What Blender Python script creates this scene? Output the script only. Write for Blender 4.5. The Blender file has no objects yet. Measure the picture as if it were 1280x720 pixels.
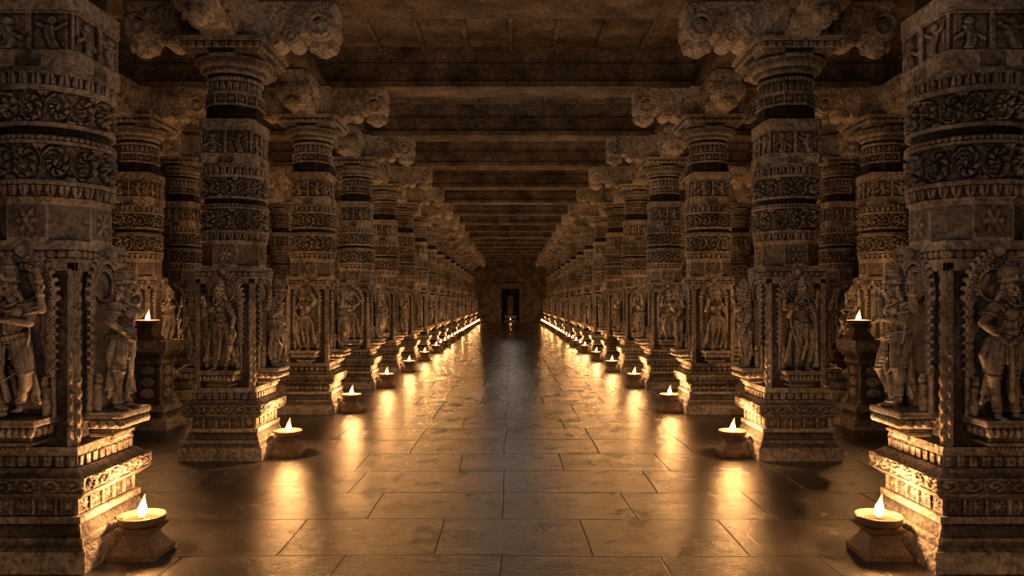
import bpy, math, random
import numpy as np
from mathutils import Vector, Matrix
random.seed(4)
U=1.6
C=bpy.context.scene.collection

# ---------------------------------------------------------------- mesh builder
class MB:
    def __init__(s): s.v=[]; s.f=[]; s.m=[]; s.n=0
    def add(s,v,f,mat=0):
        v=np.asarray(v,float).reshape(-1,3); s.v.append(v)
        for q in f: s.f.append(tuple(int(i)+s.n for i in q)); s.m.append(mat)
        s.n+=len(v)
    def mesh(s,name,mats,smooth=True,angle=None):
        me=bpy.data.meshes.new(name)
        V=np.concatenate(s.v); me.from_pydata(V.tolist(),[],s.f)
        for m in mats: me.materials.append(m)
        me.polygons.foreach_set('material_index',s.m)
        me.polygons.foreach_set('use_smooth',[smooth]*len(s.f))
        me.update()
        if smooth and angle: me.set_sharp_from_angle(angle=math.radians(angle))
        print(name,len(s.f)); return me
    def box(s,x0,x1,y0,y1,z0,z1,mat=0):
        v=[(x,y,z) for x in(x0,x1) for y in(y0,y1) for z in(z0,z1)]
        s.add(v,[(0,1,3,2),(4,6,7,5),(0,4,5,1),(2,3,7,6),(0,2,6,4),(1,5,7,3)],mat)
    def rings(s,R,mat=0,cap=True):
        R=np.asarray(R); k,n=R.shape[:2]; F=[]
        for i in range(k-1):
            a=i*n; b=a+n
            for j in range(n):
                j2=(j+1)%n; F.append((a+j,a+j2,b+j2,b+j))
        if cap:
            F.append(tuple(range(n))[::-1]); F.append(tuple(range((k-1)*n,k*n)))
        s.add(R.reshape(-1,3),F,mat)
    def ell(s,c,r,rot=None,n=14,k=9,mat=0):
        R=[]
        for i in range(k):
            a=-math.pi/2+math.pi*(i+.0001)/(k-1+.0002)
            t=np.arange(n)*2*math.pi/n
            R.append(np.stack([np.cos(t)*math.cos(a)*r[0],np.sin(t)*math.cos(a)*r[1],np.full(n,math.sin(a)*r[2])],1))
        R=np.array(R)
        s.rings(R+np.array(c),mat)
    def cap(s,p,q,r0,r1,n=12,sy=1.0,mat=0):
        p=np.array(p,float); q=np.array(q,float); d=q-p; L=np.linalg.norm(d)
        if L<1e-6: L=1e-6; d=np.array([0,0,1e-6])
        d=d/L; a=np.array([0,1,0]) if abs(d[1])<.9 else np.array([1,0,0])
        e1=np.cross(d,a); e1/=np.linalg.norm(e1); e2=np.cross(d,e1)
        R=[]; t=np.arange(n)*2*math.pi/n
        for (o,r,angs) in ((0,r0,(-89,-55,-25,0)),(L,r1,(0,25,55,89))):
            for g in angs:
                g=math.radians(g); rr=r*math.cos(g)
                R.append(p+d*(o+r*math.sin(g))+np.outer(np.cos(t)*rr,e1)+np.outer(np.sin(t)*rr*sy,e2))
        s.rings(R,mat)
    def chain(s,P,rs):
        for i in range(len(P)-1): s.cap(P[i],P[i+1],rs[i],rs[i+1])
    def torus(s,c,R,r,axis='y',n=20,k=8,sx=1,mat=0):
        v=[];f=[]
        for i in range(n):
            a=i*2*math.pi/n
            for j in range(k):
                b=j*2*math.pi/k; rr=R+r*math.cos(b); x=rr*math.cos(a)*sx; y=rr*math.sin(a); z=r*math.sin(b)
                if axis=='y': p=(x,z,y)
                elif axis=='x': p=(z,x,y)
                else: p=(x,y,z)
                v.append((p[0]+c[0],p[1]+c[1],p[2]+c[2]))
        for i in range(n):
            for j in range(k):
                q=(i*k+j,((i+1)%n)*k+j,((i+1)%n)*k+(j+1)%k,i*k+(j+1)%k)
                f.append(q[::-1] if axis=='y' else q)
        s.add(v,f,mat)
    def lathe(s,prof,c=(0,0,0),n=24,mat=0,sq=False,rot=0):
        R=[]; t=np.arange(n)*2*math.pi/n+rot
        k=1/np.maximum(abs(np.cos(t)),abs(np.sin(t))) if sq else 1
        for r,z in prof:
            r=max(r,1e-4)
            R.append(np.stack([np.cos(t)*r*k+c[0],np.sin(t)*r*k+c[1],np.full(n,z+c[2])],1))
        s.rings(R,mat)

def obj(name,me,loc=(0,0,0),rz=0,parent=None,sc=None):
    o=bpy.data.objects.new(name,me); C.objects.link(o); o.location=loc; o.rotation_euler=(0,0,rz)
    if sc: o.scale=sc
    if parent: o.parent=parent
    return o

# ---------------------------------------------------------------- materials
def nodes(name):
    m=bpy.data.materials.new(name); m.use_nodes=True; nt=m.node_tree; nt.nodes.clear()
    out=nt.nodes.new('ShaderNodeOutputMaterial'); return m,nt,out
def N(nt,t,**k):
    n=nt.nodes.new(t)
    for a,b in k.items():
        if a in n.inputs: n.inputs[a].default_value=b
        else: setattr(n,a,b)
    return n
def stone(name,c0,c1,c2,rough=.8,bump=.5,sc=1.0,cav=0,vor=0):
    m,nt,out=nodes(name); L=nt.links.new
    b=N(nt,'ShaderNodeBsdfPrincipled'); L(b.outputs[0],out.inputs[0])
    tc=N(nt,'ShaderNodeTexCoord'); oi=N(nt,'ShaderNodeObjectInfo')
    ad=N(nt,'ShaderNodeVectorMath',operation='ADD'); L(tc.outputs['Object'],ad.inputs[0])
    cb=N(nt,'ShaderNodeVectorMath',operation='SCALE'); L(oi.outputs['Location'],cb.inputs[0]); cb.inputs['Scale'].default_value=1.37
    L(cb.outputs[0],ad.inputs[1])
    n1=N(nt,'ShaderNodeTexNoise',Scale=2.2*sc,Detail=3.0,Roughness=.65); L(ad.outputs[0],n1.inputs['Vector'])
    n2=N(nt,'ShaderNodeTexNoise',Scale=22.0*sc,Detail=4.0,Roughness=.8); L(ad.outputs[0],n2.inputs['Vector'])
    r=N(nt,'ShaderNodeValToRGB'); r.color_ramp.elements[0].position=.32; r.color_ramp.elements[1].position=.7
    r.color_ramp.elements[0].color=(*c0,1); r.color_ramp.elements[1].color=(*c2,1)
    e=r.color_ramp.elements.new(.5); e.color=(*c1,1)
    L(n1.outputs['Fac'],r.inputs[0])
    mx=N(nt,'ShaderNodeMix',data_type='RGBA',blend_type='MULTIPLY'); mx.inputs[0].default_value=.85
    r2=N(nt,'ShaderNodeValToRGB'); r2.color_ramp.elements[0].position=.36; r2.color_ramp.elements[1].position=.58
    r2.color_ramp.elements[0].color=(.20,.19,.18,1); r2.color_ramp.elements[1].color=(1.0,1.0,1.0,1)
    L(n2.outputs['Fac'],r2.inputs[0]); L(r.outputs[0],mx.inputs[6]); L(r2.outputs[0],mx.inputs[7])
    col=mx.outputs[2]
    if cav:  # shade in recesses and bright edges painted into the stone colour
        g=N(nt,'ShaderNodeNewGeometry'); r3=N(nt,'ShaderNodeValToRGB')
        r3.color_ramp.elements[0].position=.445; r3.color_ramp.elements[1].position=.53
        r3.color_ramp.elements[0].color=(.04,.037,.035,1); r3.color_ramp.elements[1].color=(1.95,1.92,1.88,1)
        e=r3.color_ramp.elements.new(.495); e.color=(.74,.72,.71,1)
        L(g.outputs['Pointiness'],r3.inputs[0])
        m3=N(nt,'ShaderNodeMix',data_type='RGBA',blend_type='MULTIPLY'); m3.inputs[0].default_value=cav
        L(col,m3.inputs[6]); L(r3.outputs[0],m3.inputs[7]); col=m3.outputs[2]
    L(col,b.inputs['Base Color'])
    b.inputs['Roughness'].default_value=rough; b.inputs['Specular IOR Level'].default_value=.45
    h=n2.outputs['Fac']
    a1=N(nt,'ShaderNodeMath',operation='MULTIPLY'); L(h,a1.inputs[0]); a1.inputs[1].default_value=3.0; h=a1.outputs[0]
    if vor:
        vo=N(nt,'ShaderNodeTexVoronoi',Scale=26.0,feature='F1'); L(ad.outputs[0],vo.inputs['Vector'])
        a2=N(nt,'ShaderNodeMath',operation='MULTIPLY_ADD'); L(vo.outputs['Distance'],a2.inputs[0]); a2.inputs[1].default_value=-vor; L(h,a2.inputs[2]); h=a2.outputs[0]
    bp=N(nt,'ShaderNodeBump',Strength=bump,Distance=.012); L(h,bp.inputs['Height']); L(bp.outputs[0],b.inputs['Normal'])
    return m
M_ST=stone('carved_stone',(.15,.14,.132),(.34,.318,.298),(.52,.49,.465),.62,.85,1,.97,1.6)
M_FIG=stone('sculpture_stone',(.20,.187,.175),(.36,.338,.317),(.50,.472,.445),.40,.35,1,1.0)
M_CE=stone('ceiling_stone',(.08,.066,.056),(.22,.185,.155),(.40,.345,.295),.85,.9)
M_LAMP=stone('lamp_clay',(.18,.13,.10),(.30,.22,.16),(.38,.29,.21),.6,.3,3)
def floor_mat():
    m,nt,out=nodes('floor_slabs'); L=nt.links.new
    b=N(nt,'ShaderNodeBsdfPrincipled'); L(b.outputs[0],out.inputs[0])
    tc=N(nt,'ShaderNodeTexCoord')
    nz=N(nt,'ShaderNodeTexNoise',Scale=.45,Detail=1.0); L(tc.outputs['Object'],nz.inputs['Vector'])
    mp=N(nt,'ShaderNodeVectorMath',operation='MULTIPLY_ADD'); L(nz.outputs['Color'],mp.inputs[0]); mp.inputs[1].default_value=(.12,.12,0); L(tc.outputs['Object'],mp.inputs[2])
    br=N(nt,'ShaderNodeTexBrick',offset=.43,offset_frequency=3,squash=1.3,squash_frequency=4); L(mp.outputs[0],br.inputs['Vector'])
    br.inputs['Scale'].default_value=1.0; br.inputs['Mortar Size'].default_value=.0065; br.inputs['Mortar Smooth'].default_value=.7
    br.inputs['Brick Width'].default_value=1.0; br.inputs['Row Height'].default_value=.80; br.inputs['Bias'].default_value=0
    br.inputs['Color1'].default_value=(.042,.040,.039,1); br.inputs['Color2'].default_value=(.092,.087,.083,1); br.inputs['Mortar'].default_value=(.015,.014,.013,1)
    n1=N(nt,'ShaderNodeTexNoise',Scale=2.6,Detail=6.0,Roughness=.7); L(tc.outputs['Object'],n1.inputs['Vector'])
    r=N(nt,'ShaderNodeValToRGB'); r.color_ramp.elements[0].position=.3; r.color_ramp.elements[1].position=.7
    r.color_ramp.elements[0].color=(.5,.5,.5,1); r.color_ramp.elements[1].color=(1.25,1.25,1.25,1); L(n1.outputs['Fac'],r.inputs[0])
    mx=N(nt,'ShaderNodeMix',data_type='RGBA',blend_type='MULTIPLY'); mx.inputs[0].default_value=1
    L(br.outputs['Color'],mx.inputs[6]); L(r.outputs[0],mx.inputs[7]); L(mx.outputs[2],b.inputs['Base Color'])
    rr=N(nt,'ShaderNodeMapRange'); rr.inputs['From Min'].default_value=.3; rr.inputs['From Max'].default_value=.7; rr.inputs['To Min'].default_value=.20; rr.inputs['To Max'].default_value=.30
    L(n1.outputs['Fac'],rr.inputs['Value'])
    ra=N(nt,'ShaderNodeMath',operation='MULTIPLY_ADD'); L(br.outputs['Fac'],ra.inputs[0]); ra.inputs[1].default_value=.35; L(rr.outputs[0],ra.inputs[2])
    L(ra.outputs[0],b.inputs['Roughness'])
    sp=N(nt,'ShaderNodeMath',operation='MULTIPLY_ADD'); L(br.outputs['Fac'],sp.inputs[0]); sp.inputs[1].default_value=-.35; sp.inputs[2].default_value=.40
    L(sp.outputs[0],b.inputs['Specular IOR Level'])
    n2=N(nt,'ShaderNodeTexNoise',Scale=48.0,Detail=3.0,Roughness=.7); L(tc.outputs['Object'],n2.inputs['Vector'])
    a0=N(nt,'ShaderNodeMath',operation='MULTIPLY_ADD'); L(n1.outputs['Fac'],a0.inputs[0]); a0.inputs[1].default_value=.5; L(n2.outputs['Fac'],a0.inputs[2])
    a=N(nt,'ShaderNodeMath',operation='MULTIPLY_ADD'); L(br.outputs['Fac'],a.inputs[0]); a.inputs[1].default_value=-.5; L(a0.outputs[0],a.inputs[2])
    bp=N(nt,'ShaderNodeBump',Strength=.9,Distance=.0055); L(a.outputs[0],bp.inputs['Height'])
    L(bp.outputs[0],b.inputs['Normal'])
    return m
M_FL=floor_mat()
def flame_mat():
    m,nt,out=nodes('flame'); L=nt.links.new
    e=N(nt,'ShaderNodeEmission')
    tc=N(nt,'ShaderNodeTexCoord'); s=N(nt,'ShaderNodeSeparateXYZ'); L(tc.outputs['Object'],s.inputs[0])
    mr=N(nt,'ShaderNodeMapRange'); mr.inputs['From Min'].default_value=.168*U; mr.inputs['From Max'].default_value=.27*U; L(s.outputs['Z'],mr.inputs['Value'])
    r=N(nt,'ShaderNodeValToRGB'); E=r.color_ramp.elements
    E[0].position=.0; E[0].color=(1,.35,.08,1); E[1].position=1; E[1].color=(1,.24,.03,1); L(mr.outputs[0],r.inputs[0])
    q=E.new(.3); q.color=(1,.68,.34,1)
    q=E.new(.62); q.color=(1,.55,.20,1)
    L(r.outputs[0],e.inputs['Color']); e.inputs['Strength'].default_value=10
    L(e.outputs[0],out.inputs[0]); return m
M_FLAME=flame_mat()
M_OIL,nt,out=nodes('lamp_oil'); b=N(nt,'ShaderNodeBsdfPrincipled'); nt.links.new(b.outputs[0],out.inputs[0])
b.inputs['Base Color'].default_value=(.12,.040,.010,1); b.inputs['Roughness'].default_value=.15

# ---------------------------------------------------------------- carving patterns (u,v arrays -> 0..1)
def cell(u,n):
    w=u*n; i=np.floor(w); return (w-i)*2-1,i
def P_scroll(u,v,n):
    x,i=cell(u,n); y=v*2-1; y=np.where(i%2==0,y,-y)
    r=np.sqrt(x*x+y*y)+1e-6; a=np.arctan2(y,x)
    sp=np.cos(a+r*8.5); main=np.clip(sp*1.8+.4,0,1)*np.clip((1.0-r)*6,0,1)
    lobes=.65+.35*np.cos(a*9+r*5)
    leaf=np.clip(np.cos(a*6+1)*1.5,0,1)*np.clip((r-.98)*6,0,1)
    core=np.clip((.2-r)*8,0,1)
    return np.maximum(np.maximum(main*lobes,leaf*.9),core)
def P_petal(u,v,n):
    x,i=cell(u,n); w=np.sqrt(np.clip(1-(1-v)**2.2,0,1))*.95
    k=np.clip(1-(x/(w+.01))**2,0,1)**.5; groove=1-.5*np.exp(-(x/.12)**2)
    return k*groove
def P_petald(u,v,n): return P_petal(u,1-v,n)
def P_bead(u,v,n):
    x,i=cell(u,n); y=v*2-1; return np.sqrt(np.clip(1-x*x-y*y,0,1))
def P_dent(u,v,n):
    x,i=cell(u,n); return (abs(x)<.6)*1.0*((v>.12)&(v<.88))
def P_diam(u,v,n):
    x,i=cell(u,n); y=v*2-1; r=np.sqrt(x*x+y*y); a=np.arctan2(y,x)
    fl=np.clip((.55+.22*np.cos(a*8)-r)*7,0,1)*(.6+.4*np.clip((.22-r)*9,0,1)+.0)
    fr=np.clip((np.maximum(abs(x),abs(y))-.8)*12,0,1)
    return np.maximum(fl,fr)
def P_panel(u,v,n): # a single small flower on an otherwise plain facet
    x,i=cell(u,n); y=v*2-1; r=np.sqrt((x*1.25)**2+y*y); a=np.arctan2(y,x)
    return np.clip((.55+.2*np.cos(a*6)-r)*7,0,1)*(i%2==0)*(.6+.4*np.clip((.2-r)*9,0,1))
def P_figs(u,v,n):
    x,i=cell(u,n); y=v
    body=np.clip((.30-abs(x-.12*np.sin(y*7+i*2)))*7,0,1)*(y<.62)*(y>.05)
    head=np.clip(1.2-np.sqrt((x/.24)**2+((y-.74)/.13)**2),0,1)*1.5
    arm=np.clip((.09-abs(y-.5+.28*abs(x)*np.where(i%2==0,1,-1)))*14,0,1)*(abs(x)<.75)
    frame=np.clip((abs(x)-.84)*12,0,1)+np.clip((y-.93)*20,0,1)
    return np.clip(np.maximum(np.maximum(body,head),np.maximum(arm*.8,frame)),0,1)

# ---------------------------------------------------------------- pillar
def shape(th,s):
    if s=='c': return np.ones_like(th)
    sq=1/np.maximum(abs(np.cos(th)),abs(np.sin(th)))
    if s=='sq': return sq
    if s=='sqc': return np.minimum(sq,1.3*1/np.maximum(np.maximum(abs(np.cos(th-math.pi/4)),abs(np.sin(th-math.pi/4))),.01))
    k=np.zeros_like(th)
    for i in range(8): k=np.maximum(k,np.cos(th-i*math.pi/4))
    return 1/k
SEG=[(0,.08,.265,.265,'sq',2,None,0,0),(.08,.092,.262,.25,'sq',2,None,0,0),(.092,.125,.247,.243,'sq',2,None,0,0),
(.125,.175,.236,.218,'sq',4,None,0,0),(.175,.2,.228,.228,'sq',2,None,0,0),(.2,.265,.203,.203,'sq',14,P_diam,.012,5),
(.265,.295,.225,.262,'sq',4,None,0,0),(.295,.35,.256,.260,'sq',14,P_scroll,.012,6),(.35,.38,.25,.215,'sq',4,None,0,0),
(.38,.425,.203,.203,'sq',10,P_dent,.010,9),(.425,.455,.208,.2,'sq',2,None,0,0),
(.455,1.15,.178,.178,'sq',4,None,0,0),(1.15,1.165,.188,.192,'sq',2,None,0,0),(1.165,1.2,.188,.188,'sq',9,P_bead,.009,10),(1.2,1.235,.194,.184,'sq',2,None,0,0),
(1.235,1.385,.184,.184,'o',26,P_panel,.010,4),(1.385,1.40,.184,.196,'o',2,None,0,0),
(1.40,1.445,.193,.200,'c',16,P_petal,.015,7),(1.445,1.462,.217,.217,'c',3,None,0,0),
(1.462,1.60,.190,.190,'c',44,P_scroll,.030,3),(1.60,1.612,.218,.218,'c',2,None,0,0),(1.612,1.635,.204,.204,'c',7,P_bead,.012,14),
(1.635,1.665,.190,.190,'c',2,None,0,0),(1.665,1.68,.214,.214,'c',2,None,0,0),
(1.68,1.80,.190,.190,'c',40,P_scroll,.029,3.5),(1.80,1.82,.219,.219,'c',3,None,0,0),(1.82,1.875,.196,.200,'c',16,P_petald,.018,7),
(1.875,1.895,.2,.188,'c',2,None,0,0),
(1.895,1.96,.180,.180,'sqc',2,None,0,0),(1.96,2.11,.164,.164,'sqc',44,P_figs,.018,2),(2.11,2.18,.180,.180,'sqc',2,None,0,0),
(2.18,2.27,.166,.166,'o',2,None,0,0),(2.27,2.285,.176,.176,'o',2,None,0,0),(2.285,2.345,.158,.158,'o',20,P_diam,.012,4),(2.345,2.36,.175,.175,'o',2,None,0,0),
(2.36,2.43,.158,.158,'c',18,P_petald,.012,6),(2.43,2.455,.174,.174,'c',7,P_bead,.009,12),
(2.455,2.475,.166,.17,'c',2,None,0,0),(2.475,2.51,.178,.2,'c',4,None,0,0),(2.51,2.56,.212,.240,'c',6,None,0,0),
(2.56,2.585,.246,.240,'c',3,None,0,0),(2.585,2.61,.225,.25,'sq',2,None,0,0),(2.61,2.65,.258,.258,'sq',9,P_dent,.007,10),(2.65,2.68,.278,.278,'sq',2,None,0,0)]
def pillar_mesh(n,rs,lod):
    m=MB(); th=np.arange(n)*2*math.pi/n; R=[]
    tq=(th+math.pi/4)%(2*math.pi); face=np.floor(tq/(math.pi/2)+1e-9); loc=tq-face*math.pi/2-math.pi/4
    u_sq=face+(np.tan(loc)+1)/2; u_c=tq/(math.pi/2)
    for z0,z1,a,b,s,k,pat,amp,pn in SEG:
        S=shape(th,s); us=u_sq if s in('sq','sqc') else u_c
        if pat is P_panel: us=((th+math.pi/8)%(2*math.pi))/(math.pi/2)*.5
        k=max(2,int(round(k*rs))) if k>4 else (k if lod<2 else 2)
        if k>2 and pat is not None: k=max(k,5)
        for j in range(k):
            v=j/(k-1); hw=a+(b-a)*v; z=z0+(z1-z0)*v; d=np.zeros(n)
            if pat is not None: d=pat(us,np.full(n,v),pn)*amp if 0<j<k-1 else d
            r=hw*S+d
            R.append(np.stack([np.cos(th)*r*U,np.sin(th)*r*U,np.full(n,z*U)],1))
    m.rings(R)
    def quad4(sub):
        V0=np.concatenate(sub.v)
        for q in range(4):
            c,s_=math.cos(q*math.pi/2),math.sin(q*math.pi/2)
            m.add(np.stack([V0[:,0]*c-V0[:,1]*s_,V0[:,0]*s_+V0[:,1]*c,V0[:,2]],1)*U,sub.f)
    w=.178
    sub=MB()
    for sx in(-1,1):
        sub.box(sx*.166-.010,sx*.166+.010,-w-.010,-w+.01,.455,1.15)
        if lod==0:
            for i in range(13): sub.ell((sx*.166,-w-.012,.50+i*.051),(.010,.008,.018),n=8,k=6)
    sub.box(-.176,.176,-w-.010,-w+.01,1.12,1.15)
    quad4(sub)
    prof=[(0,2.675),(.29,2.675),(.32,2.69),(.345,2.725),(.38,2.745),(.43,2.74),(.48,2.745),(.53,2.765),(.6,2.79),(.66,2.82),(.69,2.87),(.69,2.95),(0,2.95)]
    sub=MB(); nt=(20,14,10)[lod]
    for (hw,off) in ((.105,0),(.125,.04)):
        P=[(max(0,r-off*.8),z+(off if 0<r and z<2.95 else 0)) for r,z in prof]
        k=len(P); v=[(r,-hw,z) for r,z in P]+[(r,hw,z) for r,z in P]
        f=[tuple(range(k)),tuple(range(2*k-1,k-1,-1))]+[(i,i+k,(i+1)%k+k,(i+1)%k) for i in range(k)]
        sub.add(v,f)
    for (cx,cz,rr,hw) in ((.595,2.80,.10,.125),(.40,2.735,.06,.115),(.64,2.915,.035,.13)):
        t=np.arange(nt)*2*math.pi/nt
        sub.rings([np.stack([cx+np.cos(t)*q_*rr,np.full(nt,y),cz+np.sin(t)*q_*rr],1) for y,q_ in((hw,.6),(hw-.012,.95),(hw-.02,1),(-hw+.02,1),(-hw+.012,.95),(-hw,.6))])
        for sg in(-1,1):
            sub.ell((cx,sg*hw,cz),(rr*.3,rr*.25,rr*.3),n=10,k=6)
            if lod<2: sub.torus((cx,sg*hw,cz),rr*.66,rr*.16,'y',nt,5)
    if lod<2:
        for i in range(6):
            x=.12+.08*i
            for sg in(-1,1): sub.ell((x,sg*.12,2.87-.01*(i%2)),(.03,.025,.055),n=8,k=5)
    sub.lathe([(.0,2.62),(.025,2.625),(.055,2.645),(.082,2.675),(.09,2.70),(.075,2.72),(.055,2.735),(.06,2.76)],c=(.595,0,0),n=nt)
    if lod<2:
        for i in range(8):
            a=i*math.pi/4; sub.ell((.595+.075*math.cos(a),.075*math.sin(a),2.69),(.028,.028,.036),n=8,k=5)
    quad4(sub)
    m.box(-.2*U,.2*U,-.2*U,.2*U,2.67*U,2.95*U)
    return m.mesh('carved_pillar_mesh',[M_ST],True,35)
PIL=[pillar_mesh(320,.9,0),pillar_mesh(160,.5,1),pillar_mesh(72,.25,2)]

# ---------------------------------------------------------------- sculpted reliefs
def beads(m,P,r,n):
    P=[np.array(p,float) for p in P]; L=[0]
    for i in range(1,len(P)): L.append(L[-1]+np.linalg.norm(P[i]-P[i-1]))
    for i in range(n):
        t=L[-1]*i/max(1,n-1); j=0
        while j<len(P)-2 and t>L[j+1]: j+=1
        w=(t-L[j])/max(1e-6,L[j+1]-L[j]); m.ell(P[j]*(1-w)+P[j+1]*w,(r,r,r),n=8,k=6)
def ringbeads(m,c,rx,ry,r,n,tilt=0,drop=0):
    for i in range(n):
        a=i*2*math.pi/n; x=math.cos(a)*rx; y=math.sin(a)*ry
        z=c[2]+tilt*x-drop*max(0,-math.sin(a))
        m.ell((c[0]+x,c[1]+y,z),(r,r,r),n=8,k=6)
def hand(m,w,d,curl=.5,side=1):
    w=Vector(w); d=Vector(d).normalized(); up=Vector((0,-1,0)); s=d.cross(up)
    if s.length<.1: s=Vector((1,0,0))
    s.normalize()
    m.cap(w,w+d*.04,.014,.018,sy=.7)
    for i,l in enumerate((.030,.036,.034,.026)):
        b=w+d*.045+s*((i-1.5)*.0105); k=b+d*l*.5+up*.006; e=k+d*l*.55*(1-curl)+up*(l*.5*curl)
        m.chain([b,k,e],[.0065,.006,.005])
    t0=w+d*.015+s*(.014*side); m.chain([t0,t0+s*.016*side+d*.012,t0+s*.02*side+d*.03+up*.006],[.008,.0075,.006])
def figure(v):
    m=MB(); Y=-.115
    female=v in(0,1); sg=1 if v%2==0 else -1
    hs=.028*sg; cs=-.015*sg; hx=.008*sg
    def p(x,y,z): return (x,Y+y,z)
    if v==3:
        legs=[((-.05,0,.46),(-.115,-.045,.27),(-.055,0,.055)),((.05,0,.46),(.12,-.05,.29),(.075,-.03,.10))]
    else:
        legs=[((hs-.05,0,.47),(hs-.052-(.03 if sg<0 else 0),-.02 if sg<0 else 0,.265),(-.045-(.02 if sg<0 else 0),0,.045)),
              ((hs+.05,0,.47),(hs+.052+(.03 if sg>0 else 0)-.0,-.02 if sg>0 else 0,.265),(.045+(.02 if sg>0 else 0),0,.045))]
    for i,(h,k,a) in enumerate(legs):
        s=-1 if i==0 else 1
        h=np.array(p(*h)); k=np.array(p(*k)); a=np.array(p(*a)); md=(h+k)/2+np.array([s*.006,-.004,0]); c=k*.62+a*.38+np.array([s*.004,.008,0])
        m.chain([h,md,k],[.062,.052,.037]); m.chain([k,c,a],[.036,.035,.019])
        m.ell(k+np.array([0,-.02,0]),(.022,.02,.024))
        f=a+np.array([s*.015,-.03,-.027]); m.cap(a+np.array([0,0,-.02]),f,.02,.018); m.ell(f+np.array([s*.004,-.012,-.003]),(.024,.03,.013))
        for t in range(5): m.ell(f+np.array([(t-2)*.009+s*.004,-.042+abs(t-1.5)*.003,-.006]),(.0055,.010,.006),n=8,k=6)
        ringbeads(m,a+np.array([0,0,.012]),.024,.024,.007,12); ringbeads(m,a+np.array([0,0,.03]),.024,.024,.005,12)
    m.ell(p(hs,0,.485),(.098 if female else .088,.064,.062))
    m.chain([p(hs,0,.49),p(hs*.6,0,.565),p(cs,0,.63)],[.070,.050 if female else .058,.070])
    m.ell(p(hs*.7,-.02,.535),(.050,.043,.043))
    m.ell(p(cs,0,.66),(.085 if female else .098,.058,.068))
    m.cap(p(cs-.085,0,.70),p(cs+.085,0,.70),.034,.034)
    if female:
        for s in(-1,1): m.ell(p(cs+s*.042,-.058,.655),(.038,.036,.038))
    else:
        for s in(-1,1): m.ell(p(cs+s*.042,-.042,.67),(.042,.024,.032))
    m.cap(p(cs,0,.71),p(hx,-.008,.775),.034,.029)
    H=np.array(p(hx,-.018,.822)); m.ell(H,(.044,.05,.057)); m.ell(H+[0,-.012,-.028],(.033,.036,.032))
    m.ell(H+[0,-.04,-.047],(.012,.010,.010)); m.chain([H+[0,-.048,.012],H+[0,-.062,-.012]],[.006,.0095])
    for s in(-1,1):
        m.ell(H+[s*.018,-.045,.006],(.0115,.008,.006)); m.cap(H+[s*.008,-.049,.018],H+[s*.028,-.042,.02],.004,.003)
        m.ell(H+[s*.022,-.036,-.018],(.014,.012,.014)); m.ell(H+[s*.046,0,-.004],(.009,.013,.024)); m.torus(H+[s*.052,-.006,-.04],.013,.007,'y',12,6)
        m.cap(H+[s*.05,.01,-.03],H+[s*.07,.012,-.075],.016,.012)
    m.cap(H+[-.011,-.05,-.029],H+[.011,-.05,-.029],.005,.005); m.cap(H+[-.008,-.048,-.037],H+[.008,-.048,-.037],.005,.005)
    ct=[(.052,0),(.056,.012),(.050,.022),(.052,.032),(.046,.055),(.048,.063),(.040,.085),(.041,.095),(.028,.115),(.026,.125),(.012,.14),(.008,.155)]
    if v==1: ct=[(.05,0),(.056,.012),(.05,.02),(.058,.045),(.06,.065),(.05,.09),(.03,.105),(.012,.115)]
    m.lathe([(r,z) for r,z in ct],c=tuple(H+[0,.004,.03]),n=18)
    for i in range(9):
        a=-math.pi/2+(i-4)*.3; m.ell(H+[.054*math.cos(a),.054*math.sin(a)+.004,.05],(.008,.008,.013),n=8,k=6)
    m.ell(H+[0,-.052,.065],(.014,.01,.024))
    m.torus((H[0],-.02,H[2]+.02),.105,.012,'y',28,6)
    for i in range(18):
        a=-.5+i*(math.pi+1)/17; m.ell((H[0]+.125*math.cos(a),-.02,H[2]+.02+.125*math.sin(a)),(.012,.016,.012),n=8,k=6)
    A={0:[((-1,0),(-.15,-.005,.60),(-.125,-.06,.70),(-.1,-.3,1)),((1,0),(.155,-.01,.565),(.145,-.04,.455),(.05,-.2,-1))],
       1:[((-1,0),(-.16,0,.60),(-.10,-.045,.52),(.6,-.5,-.6)),((1,0),(.165,-.02,.76),(.095,-.02,.865),(-.6,0,.7))],
       2:[((-1,0),(-.145,-.02,.585),(-.125,-.08,.655),(0,-.2,1)),((1,0),(.145,-.01,.58),(.125,-.055,.47),(0,-.3,-1)),
          ((-1,1),(-.165,.02,.66),(-.17,0,.765),(-.1,0,1)),((1,1),(.165,.02,.66),(.17,0,.765),(.1,0,1))],
       3:[((-1,0),(-.165,-.02,.66),(-.15,-.04,.765),(.2,-.1,1)),((1,0),(.14,-.04,.60),(.03,-.10,.62),(-1,-.2,-.2)),
          ((1,1),(.175,.01,.68),(.17,0,.79),(-.1,0,1))]}[v]
    for (s,b),e,w,hd in A:
        sh=np.array(p(cs+s*.098,.012*b,.70)); e=np.array(p(*e)); w=np.array(p(*w))
        m.ell(sh,(.036,.034,.036)); m.chain([sh,(sh+e)/2,e],[.034,.029,.025]); m.chain([e,e*.6+w*.4,w],[.025,.024,.016])
        hand(m,w,hd,.5,s)
        mid=sh*.55+e*.45; ringbeads(m,mid,.033,.033,.008,12,tilt=.4*s); ringbeads(m,w*.92+e*.08,.019,.019,.006,10)
        ringbeads(m,w*.82+e*.18,.021,.021,.005,10)
    if v==0:
        m.ell(p(-.14,-.08,.775),(.02,.02,.03)); m.cap(p(-.14,-.07,.70),p(-.16,-.05,.55),.006,.006)
    if v==2:
        m.torus(p(-.175,-.005,.845),.024,.009,'y',14,6); m.ell(p(-.175,-.005,.845),(.012,.01,.012))
        m.ell(p(.175,-.005,.84),(.018,.018,.032)); m.cap(p(.13,-.06,.42),p(.14,-.05,.08),.012,.022); m.ell(p(.14,-.05,.07),(.032,.03,.035))
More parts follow.
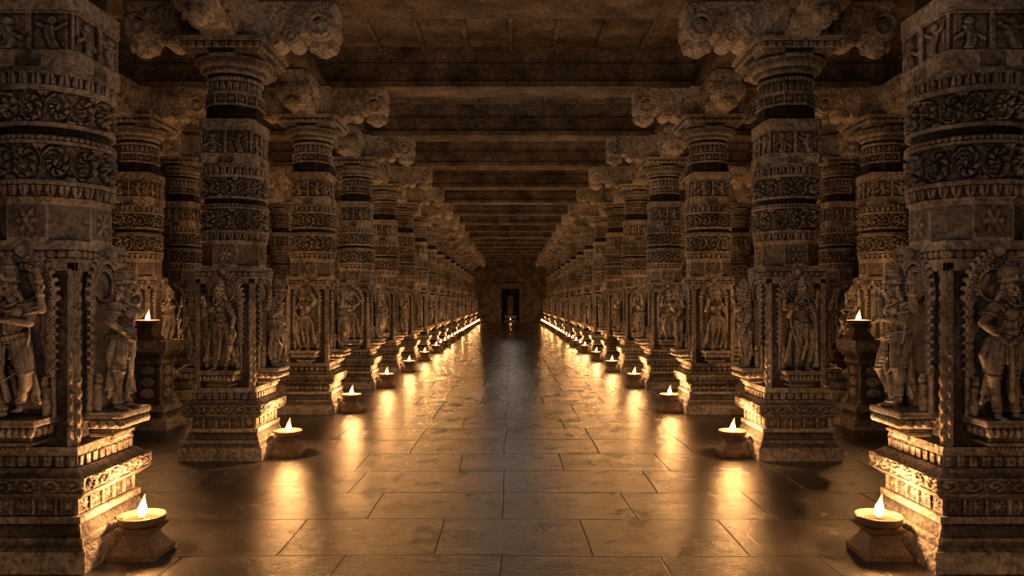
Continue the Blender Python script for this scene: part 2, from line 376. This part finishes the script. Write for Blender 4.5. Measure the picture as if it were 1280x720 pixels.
    if v==3: m.cap(p(.17,0,.86),p(.15,.0,.94),.02,.01); m.torus(p(-.14,-.05,.85),.022,.01,'y',14,6)
    for k,(rx,z) in enumerate(((.036,.735),(.055,.715),(.075,.69))):
        P=[p(cs+rx*math.cos(a),-.03-.030*math.sin(a),z-rx*.75*math.sin(a)) for a in np.linspace(0,math.pi,9)]
        beads(m,P,.0075,17)
    m.ell(p(cs,-.066,.635),(.012,.01,.014))
    P=[p(cs-.08,-.03,.70),p(cs-.02,-.062,.62),p(hs*.7+.02,-.06,.54),p(hs+.07,-.035,.5)]; beads(m,P,.006,22)
    for k,z in enumerate((.515,.50,.482)): ringbeads(m,p(hs,0,z),.094+.004*k,.068,.0095-.001*k,30,tilt=-.2*sg,drop=.012)
    m.ell(p(hs,-.075,.492),(.02,.012,.018))
    for i in range(-3,4):
        x=hs+i*.028; zt=.475-.01*(3-abs(i)); l=.05+.02*(3-abs(i))
        beads(m,[p(x,-.064+abs(i)*.006,zt),p(x,-.066+abs(i)*.006,zt-l)],.006,6); m.ell(p(x,-.066+abs(i)*.006,zt-l-.01),(.008,.008,.013),n=8,k=6)
    m.chain([p(hs,-.05,.46),p(hs+.004,-.055,.3),p(0,-.03,.13)],[.02,.016,.02])
    for s in(-1,1):
        m.chain([p(hs+s*.09,-.01,.49),p(hs+s*.135,.0,.40),p(s*.12,.01,.28),p(s*.14,.01,.16)],[.018,.02,.016,.024])
        for i in range(3): m.cap(p(s*.13+i*.012*s-.012*s,0,.2),p(s*(.13+.02*i),0,.12-.01*i),.008,.01)
    P=[p(cs-.09,0,.70),p(-.12,-.02,.5),p(-.075,-.05,.3),p(hs,-.06,.235),p(.075,-.05,.3),p(.12,-.02,.5),p(cs+.09,0,.70)]
    if v>=2: beads(m,P,.009,56)
    for h,k,a in legs:
        h=np.array(p(*h)); k=np.array(p(*k))
        for t in (.35,.5,.65,.8,.95):
            q=h*(1-t)+k*t; rr=.062*(1-t)+.04*t; ringbeads(m,q,rr*.93,rr*.93,.0065,16,drop=.012)
    for s in(-1,1):
        x=s*.155
        m.chain([(x,-.05,.0),(x+.01*s,-.05,.07),(x,-.05,.12),(x,-.05,.17)],[.02,.026,.022,.03]); m.ell((x,-.058,.215),(.022,.022,.026)); m.ell((x,-.055,.24),(.018,.018,.022))
        m.chain([(x-.025*s,-.05,.165),(x-.035*s,-.07,.13),(x-.01*s,-.085,.15)],[.011,.01,.009])
    for s in(-1,1):
        m.cap((s*.185,-.025,.0),(s*.185,-.025,.72),.016,.014)
        for i in range(9):
            z=.28+i*.055; m.torus((s*.183,-.042,z),.02,.009,'y',12,6); m.ell((s*.183,-.045,z),(.009,.012,.009),n=8,k=6); m.ell((s*.208,-.03,z+.026),(.016,.014,.013),n=8,k=6)
    for i in range(17):
        a=math.pi*i/16; rx=.185; x=math.cos(a)*rx; z=.76+math.sin(a)*.26
        m.torus((x,-.035,z),.022,.010,'y',12,6); m.ell((x,-.04,z),(.010,.014,.010),n=8,k=6)
        m.ell((x*1.17,-.025,.76+math.sin(a)*.30),(.017,.016,.017),n=8,k=6)
    m.ell((0,-.05,1.06),(.035,.035,.04))
    m.box(-.19,.19,-.012,.02,-.01,.78); m.lathe([(.19,0),(.19,.032)],n=28)
    V=m.v.pop(); m.v.append(np.stack([V[:,0],V[:,2]-.012,V[:,1]*1.45+.76],1))
    m.box(-.20,.20,-.195,.02,-.035,.005); m.box(-.185,.185,-.18,.02,-.06,-.03)
    for i in range(9): m.ell((-.168+i*.042,-.18,-.075),(.02,.022,.03),n=8,k=7)
    for i in range(3):
        for s in(-1,1): m.ell((s*.178,-.135+i*.045,-.075),(.02,.022,.03),n=8,k=7)
    m.box(-.15,.15,-.15,.02,-.11,-.05); m.box(-.12,.12,-.115,.02,-.15,-.1); m.box(-.135,.135,-.13,.02,-.165,-.145)
    for i in range(7): m.ell((-.09+i*.03,-.105,-.175),(.014,.016,.03),n=8,k=6)
    me=m.mesh('raw',[M_FIG]); res=[]
    for vs,it in ((.0056,1),(.0115,1),(.021,0)):
        o=bpy.data.objects.new('raw',me); C.objects.link(o)
        rm=o.modifiers.new('r','REMESH'); rm.mode='VOXEL'; rm.voxel_size=vs; rm.use_smooth_shade=True
        if it: sm=o.modifiers.new('s','SMOOTH'); sm.factor=.5; sm.iterations=it
        dg=bpy.context.evaluated_depsgraph_get(); dg.update()
        out=bpy.data.meshes.new_from_object(o.evaluated_get(dg)); out.name='deity_relief_mesh'
        bpy.data.objects.remove(o)
        if not out.materials: out.materials.append(M_FIG)
        else: out.materials[0]=M_FIG
        print('fig',v,vs,len(out.polygons)); res.append(out)
    bpy.data.meshes.remove(me)
    return res
FIG=[figure(i) for i in range(4)]

# ---------------------------------------------------------------- lamps
def lamp_mesh():
    m=MB(); k=U; n=32
    m.lathe([(.105*k,0),(.108*k,.025*k),(.095*k,.032*k),(.085*k,.05*k),(.062*k,.085*k),(.06*k,.10*k),(.085*k,.125*k),(.088*k,.135*k)],n=n,sq=True)
    m.lathe([(.045*k,.125*k),(.075*k,.135*k),(.098*k,.152*k),(.106*k,.180*k),(.100*k,.184*k),(.09*k,.166*k),(.07*k,.158*k)],n=n)
    m.ell((-.095*k,-.02*k,.174*k),(.022*k,.018*k,.012*k),n=12,k=8)
    m.lathe([(.001,.160*k),(.088*k,.1605*k)],n=n,mat=1)
    m.cap((0,0,.158*k),(0,0,.178*k),.005*k,.004*k)
    fl=[(.002,.168),(.013,.175),(.0205,.190),(.0215,.203),(.0165,.222),(.010,.242),(.0045,.260),(.0005,.278)]
    R=[];t=np.arange(14)*2*math.pi/14
    for r,z in fl:
        b=(z-.168)**2*1.2
        R.append(np.stack([np.cos(t)*r*k+b*k,np.sin(t)*r*k,np.full(14,z*k)],1))
    m.rings(R,2)
    return m.mesh('oil_lamp_mesh',[M_LAMP,M_OIL,M_FLAME],True,40)
LM=lamp_mesh()
LCOL=(1,.44,.14)
def lamp(x,y,z=0,e=30,rz=0,s=.86):
    o=obj('oil_lamp',LM,(x,y,z),rz,None,(s,s,s))
    if e>0:
        l=bpy.data.lights.new('flame_light','POINT'); l.energy=e; l.color=LCOL; l.shadow_soft_size=.028
        q=bpy.data.objects.new('flame_light',l); C.objects.link(q); q.parent=o; q.location=(.01*U,0,.30*U)
    return o
PH=.70
def pedestal_mesh():
    m=MB(); k=U
    m.lathe([(.19*k,0),(.19*k,.07*k),(.165*k,.1*k),(.15*k,.13*k),(.16*k,.14*k),(.16*k,.17*k),(.12*k,.2*k),(.11*k,.24*k),(.11*k,.50*k),(.13*k,.52*k),(.12*k,.56*k),(.165*k,.61*k),(.175*k,.63*k),(.175*k,PH*k),(.001,PH*k)],n=64,sq=True)
    for q in range(4):
        for i in range(3):
            c,s=math.cos(q*math.pi/2),math.sin(q*math.pi/2); x,y=0,-.112; z=.28+i*.09
            m.ell(((x*c-y*s)*k,(x*s+y*c)*k,z*k),((.05*abs(c)+.012)*k,(.05*abs(s)+.012)*k,.038*k),n=12,k=8)
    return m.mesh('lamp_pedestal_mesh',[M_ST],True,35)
PED=pedestal_mesh()

# ---------------------------------------------------------------- beams
def beam_mesh(L,M,hw,z0,z1,name,rs=1):
    m=MB(); x=np.linspace(0,L,M); u=x/(.30*U)
    H=z1-z0
    S=[(0,.0,hw,hw,1,None,0,0),(0,.14,hw,hw,2,None,0,0),(.14,.18,hw-.02,hw-.035,2,None,0,0),(.18,.5,hw-.038,hw-.038,9,P_diam,.010,3),(.5,.55,hw-.008,hw-.008,2,None,0,0),
       (.55,.62,hw-.018,hw-.018,4,P_bead,.010,7),(.62,.68,hw-.035,hw-.01,2,None,0,0),(.68,1,hw-.02,hw+.015,8,P_petal,.016,3)]
    side=[]
    for a,b,h0,h1,k,pat,amp,pn in S:
        if rs<1 and k>2: k=3 if rs<.4 else max(3,k//2+1)
        for j in range(k):
            v=j/max(1,k-1); d=np.zeros(M)
            if pat is not None and 0<j<k-1: d=pat(u,np.full(M,v),pn)*amp
            side.append((h0+(h1-h0)*v+d,z0+H*(a+(b-a)*v)))
    loop=[(-d,z) for d,z in side[::-1]]+[(d,z) for d,z in side]
    R=np.zeros((M,len(loop),3))
    for i,(d,z) in enumerate(loop):
        R[:,i,0]=x; R[:,i,1]=d*U; R[:,i,2]=z*U
    m.rings(R)
    return m.mesh(name,[M_CE],True,35)
Y0,DY,NP=3.03,1.97,17
WX=8.0; YEND=37.6; YBK=-3.2
CB=beam_mesh(2*WX*U,1300,.17,2.95,3.31,'cross_beam_mesh')
CBl=beam_mesh(2*WX*U,400,.17,2.95,3.31,'cross_beam_mesh_b',.5)
LB=beam_mesh((YEND-YBK)*U,1500,.16,2.962,3.309,'long_beam_mesh',.5)
LB2=beam_mesh((YEND-YBK)*U,400,.30,2.964,3.308,'long_beam_wide_mesh',.3)
for n in range(-1,NP+1):
    y=Y0+DY*(n-1)
    obj('ceiling_cross_beam',CB if 2<=n<=4 else CBl,(-WX*U,y*U,0))
for x,me in ((-1.83,LB),(1.83,LB),(-3.7,LB2),(3.7,LB2),(-5.9,LB2),(5.9,LB2)):
    obj('ceiling_long_beam',me,(x*U,YBK*U,0),math.pi/2)

# ---------------------------------------------------------------- shell
def boxobj(name,b,mat,ribs=None):
    m=MB()
    for q in b: m.box(*[t*U for t in q])
    return obj(name,m.mesh(name,[mat],False))
boxobj('floor',[(-WX-.3,WX+.3,YBK-.5,YEND+3,-.15,0)],M_FL)
cb=[(-WX-.3,WX+.3,YBK,YEND+3,3.3,3.5)]
x=-7.8
while x<7.9:
    cb.append((x-.018,x+.018,YBK,YEND,3.272,3.3)); x+=.39
for n in range(-1,NP+1):
    y=Y0+DY*(n-1)+DY/2
    cb.append((-WX,WX,y-.03,y+.03,3.275,3.3))
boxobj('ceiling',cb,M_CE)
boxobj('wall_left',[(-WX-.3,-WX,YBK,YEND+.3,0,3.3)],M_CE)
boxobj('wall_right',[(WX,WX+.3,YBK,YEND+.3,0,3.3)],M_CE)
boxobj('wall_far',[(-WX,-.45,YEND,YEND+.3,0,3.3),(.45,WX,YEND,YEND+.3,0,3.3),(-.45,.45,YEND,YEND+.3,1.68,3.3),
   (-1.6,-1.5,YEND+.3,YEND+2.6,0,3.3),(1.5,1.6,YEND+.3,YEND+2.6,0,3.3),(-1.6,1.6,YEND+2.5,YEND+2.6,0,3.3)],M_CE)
YD=YEND-.003
boxobj('door_1',[(-.62,-.45,YD-.08,YD,0,1.72),(.45,.62,YD-.08,YD,0,1.72),(-.72,.72,YD-.1,YD,1.68,1.86),(-.8,.8,YD-.14,YD,1.86,1.95),
   (-.54,-.48,YD-.1,YD,0,1.7),(.48,.54,YD-.1,YD,0,1.7),(-.62,.62,YD-.3,YD,0,.04)],M_CE)

# ---------------------------------------------------------------- pillars
cnt=0
def pillar(x,y,inner,figs,pl,fl):
    global cnt
    o=obj('carved_pillar',PIL[pl],(x*U,y*U,0),0)
    s=.59*U; z=.57*U; w=.178*U
    k=cnt; cnt+=1
    for j,ang in enumerate((0,inner*math.pi/2,-inner*math.pi/2)):
        if j not in figs: continue
        me=FIG[(k+j*2+(1 if inner>0 else 0)+k//4)%4][fl]
        obj('deity_relief',me,(math.sin(ang)*w,-math.cos(ang)*w,z),ang,o,(s,s*1.3,s))
    return o
for n in range(0,NP+1):
    y=Y0+DY*(n-1)
    for s in(-1,1):
        pl=0 if n in(1,2) else (1 if 3<=n<=6 else 2)
        pillar(s*1.83,y,-s,(0,1,2) if 1<=n<6 else (0,1),pl,pl)
        if n>0:
            pillar(s*(3.45 if n<=3 else 3.9),y,-s,(0,1),1 if n in(3,4) else 2,1 if n in (3,4) else 2)
            if n>=3: pillar(s*5.9,y,-s,(0,),2,2)
        lamp(s*1.465*U,(y-.04)*U,0,e=(34 if n<4 else (30 if n<12 else 44))*(1 if n<10 else n%2),rz=random.uniform(-.05,.05))
        if n>=7: lamp(s*1.465*U,(y+DY/2-.04)*U,0,e=0)
for n in (2,4,6,8,10,12,14):
    y=6.05+DY*(n-2)
    for s in(-1,1):
        obj('lamp_pedestal',PED,(s*2.87*U,y*U,0))
        lamp((2.78 if s>0 else -2.9)*U,(y-.04)*U,PH*U+.002,e=32)
        lamp(s*3.5*U,(Y0+DY*(n+1)-.05)*U,0,e=55)
st=obj('shrine_idol',FIG[2][1],(0,(YEND+1.2)*U,.52*U),0,None,(1.2,1.2,1.2))
m=MB(); m.lathe([(.3*U,0),(.3*U,.08*U),(.25*U,.1*U),(.25*U,.18*U),(.3*U,.22*U),(.3*U,.34*U)],n=32,sq=True)
obj('shrine_plinth',m.mesh('shrine_plinth',[M_ST],False),(0,(YEND+1.1)*U,0))
lamp(0,(YEND-.8)*U,0,e=3)

# ---------------------------------------------------------------- added fill lights, world, camera
for i,(yy,en) in enumerate(((1.0,16),(3.9,14),(7.9,20),(14.9,22),(22.8,18))):  # fill points added along the corridor, no lamp hangs there
    l=bpy.data.lights.new('hall_fill','POINT'); l.energy=en; l.color=(1,.80,.62); l.shadow_soft_size=.2; l.specular_factor=.1
    q=bpy.data.objects.new('hall_fill',l); C.objects.link(q); q.location=(0,yy*U,1.65*U)
al=bpy.data.lights.new('entrance_fill','AREA'); al.shape='RECTANGLE'; al.size=8; al.size_y=3; al.energy=14; al.color=(1,.95,.9)  # unseen area light added behind the camera to lift front faces
a=bpy.data.objects.new('entrance_fill',al); C.objects.link(a); a.location=(0,-3.0*U,2.8); a.rotation_euler=(math.radians(90),0,0)
w=bpy.data.worlds.new('night'); w.use_nodes=True; bpy.context.scene.world=w
w.node_tree.nodes['Background'].inputs[0].default_value=(.30,.28,.32,1); w.node_tree.nodes['Background'].inputs[1].default_value=.03
cam=bpy.data.cameras.new('camera'); co=bpy.data.objects.new('camera',cam); C.objects.link(co)
co.location=(0,0,U); co.rotation_euler=(math.pi/2,0,0); cam.sensor_width=36; cam.lens=940/1280*36; cam.shift_y=18/1280; cam.shift_x=2/1280
cam.clip_start=.05; cam.clip_end=300
bpy.context.scene.camera=co
bpy.context.scene.view_settings.view_transform='Standard'
print('TOTAL',sum(len(o.data.polygons) for o in bpy.data.objects if o.type=='MESH'))
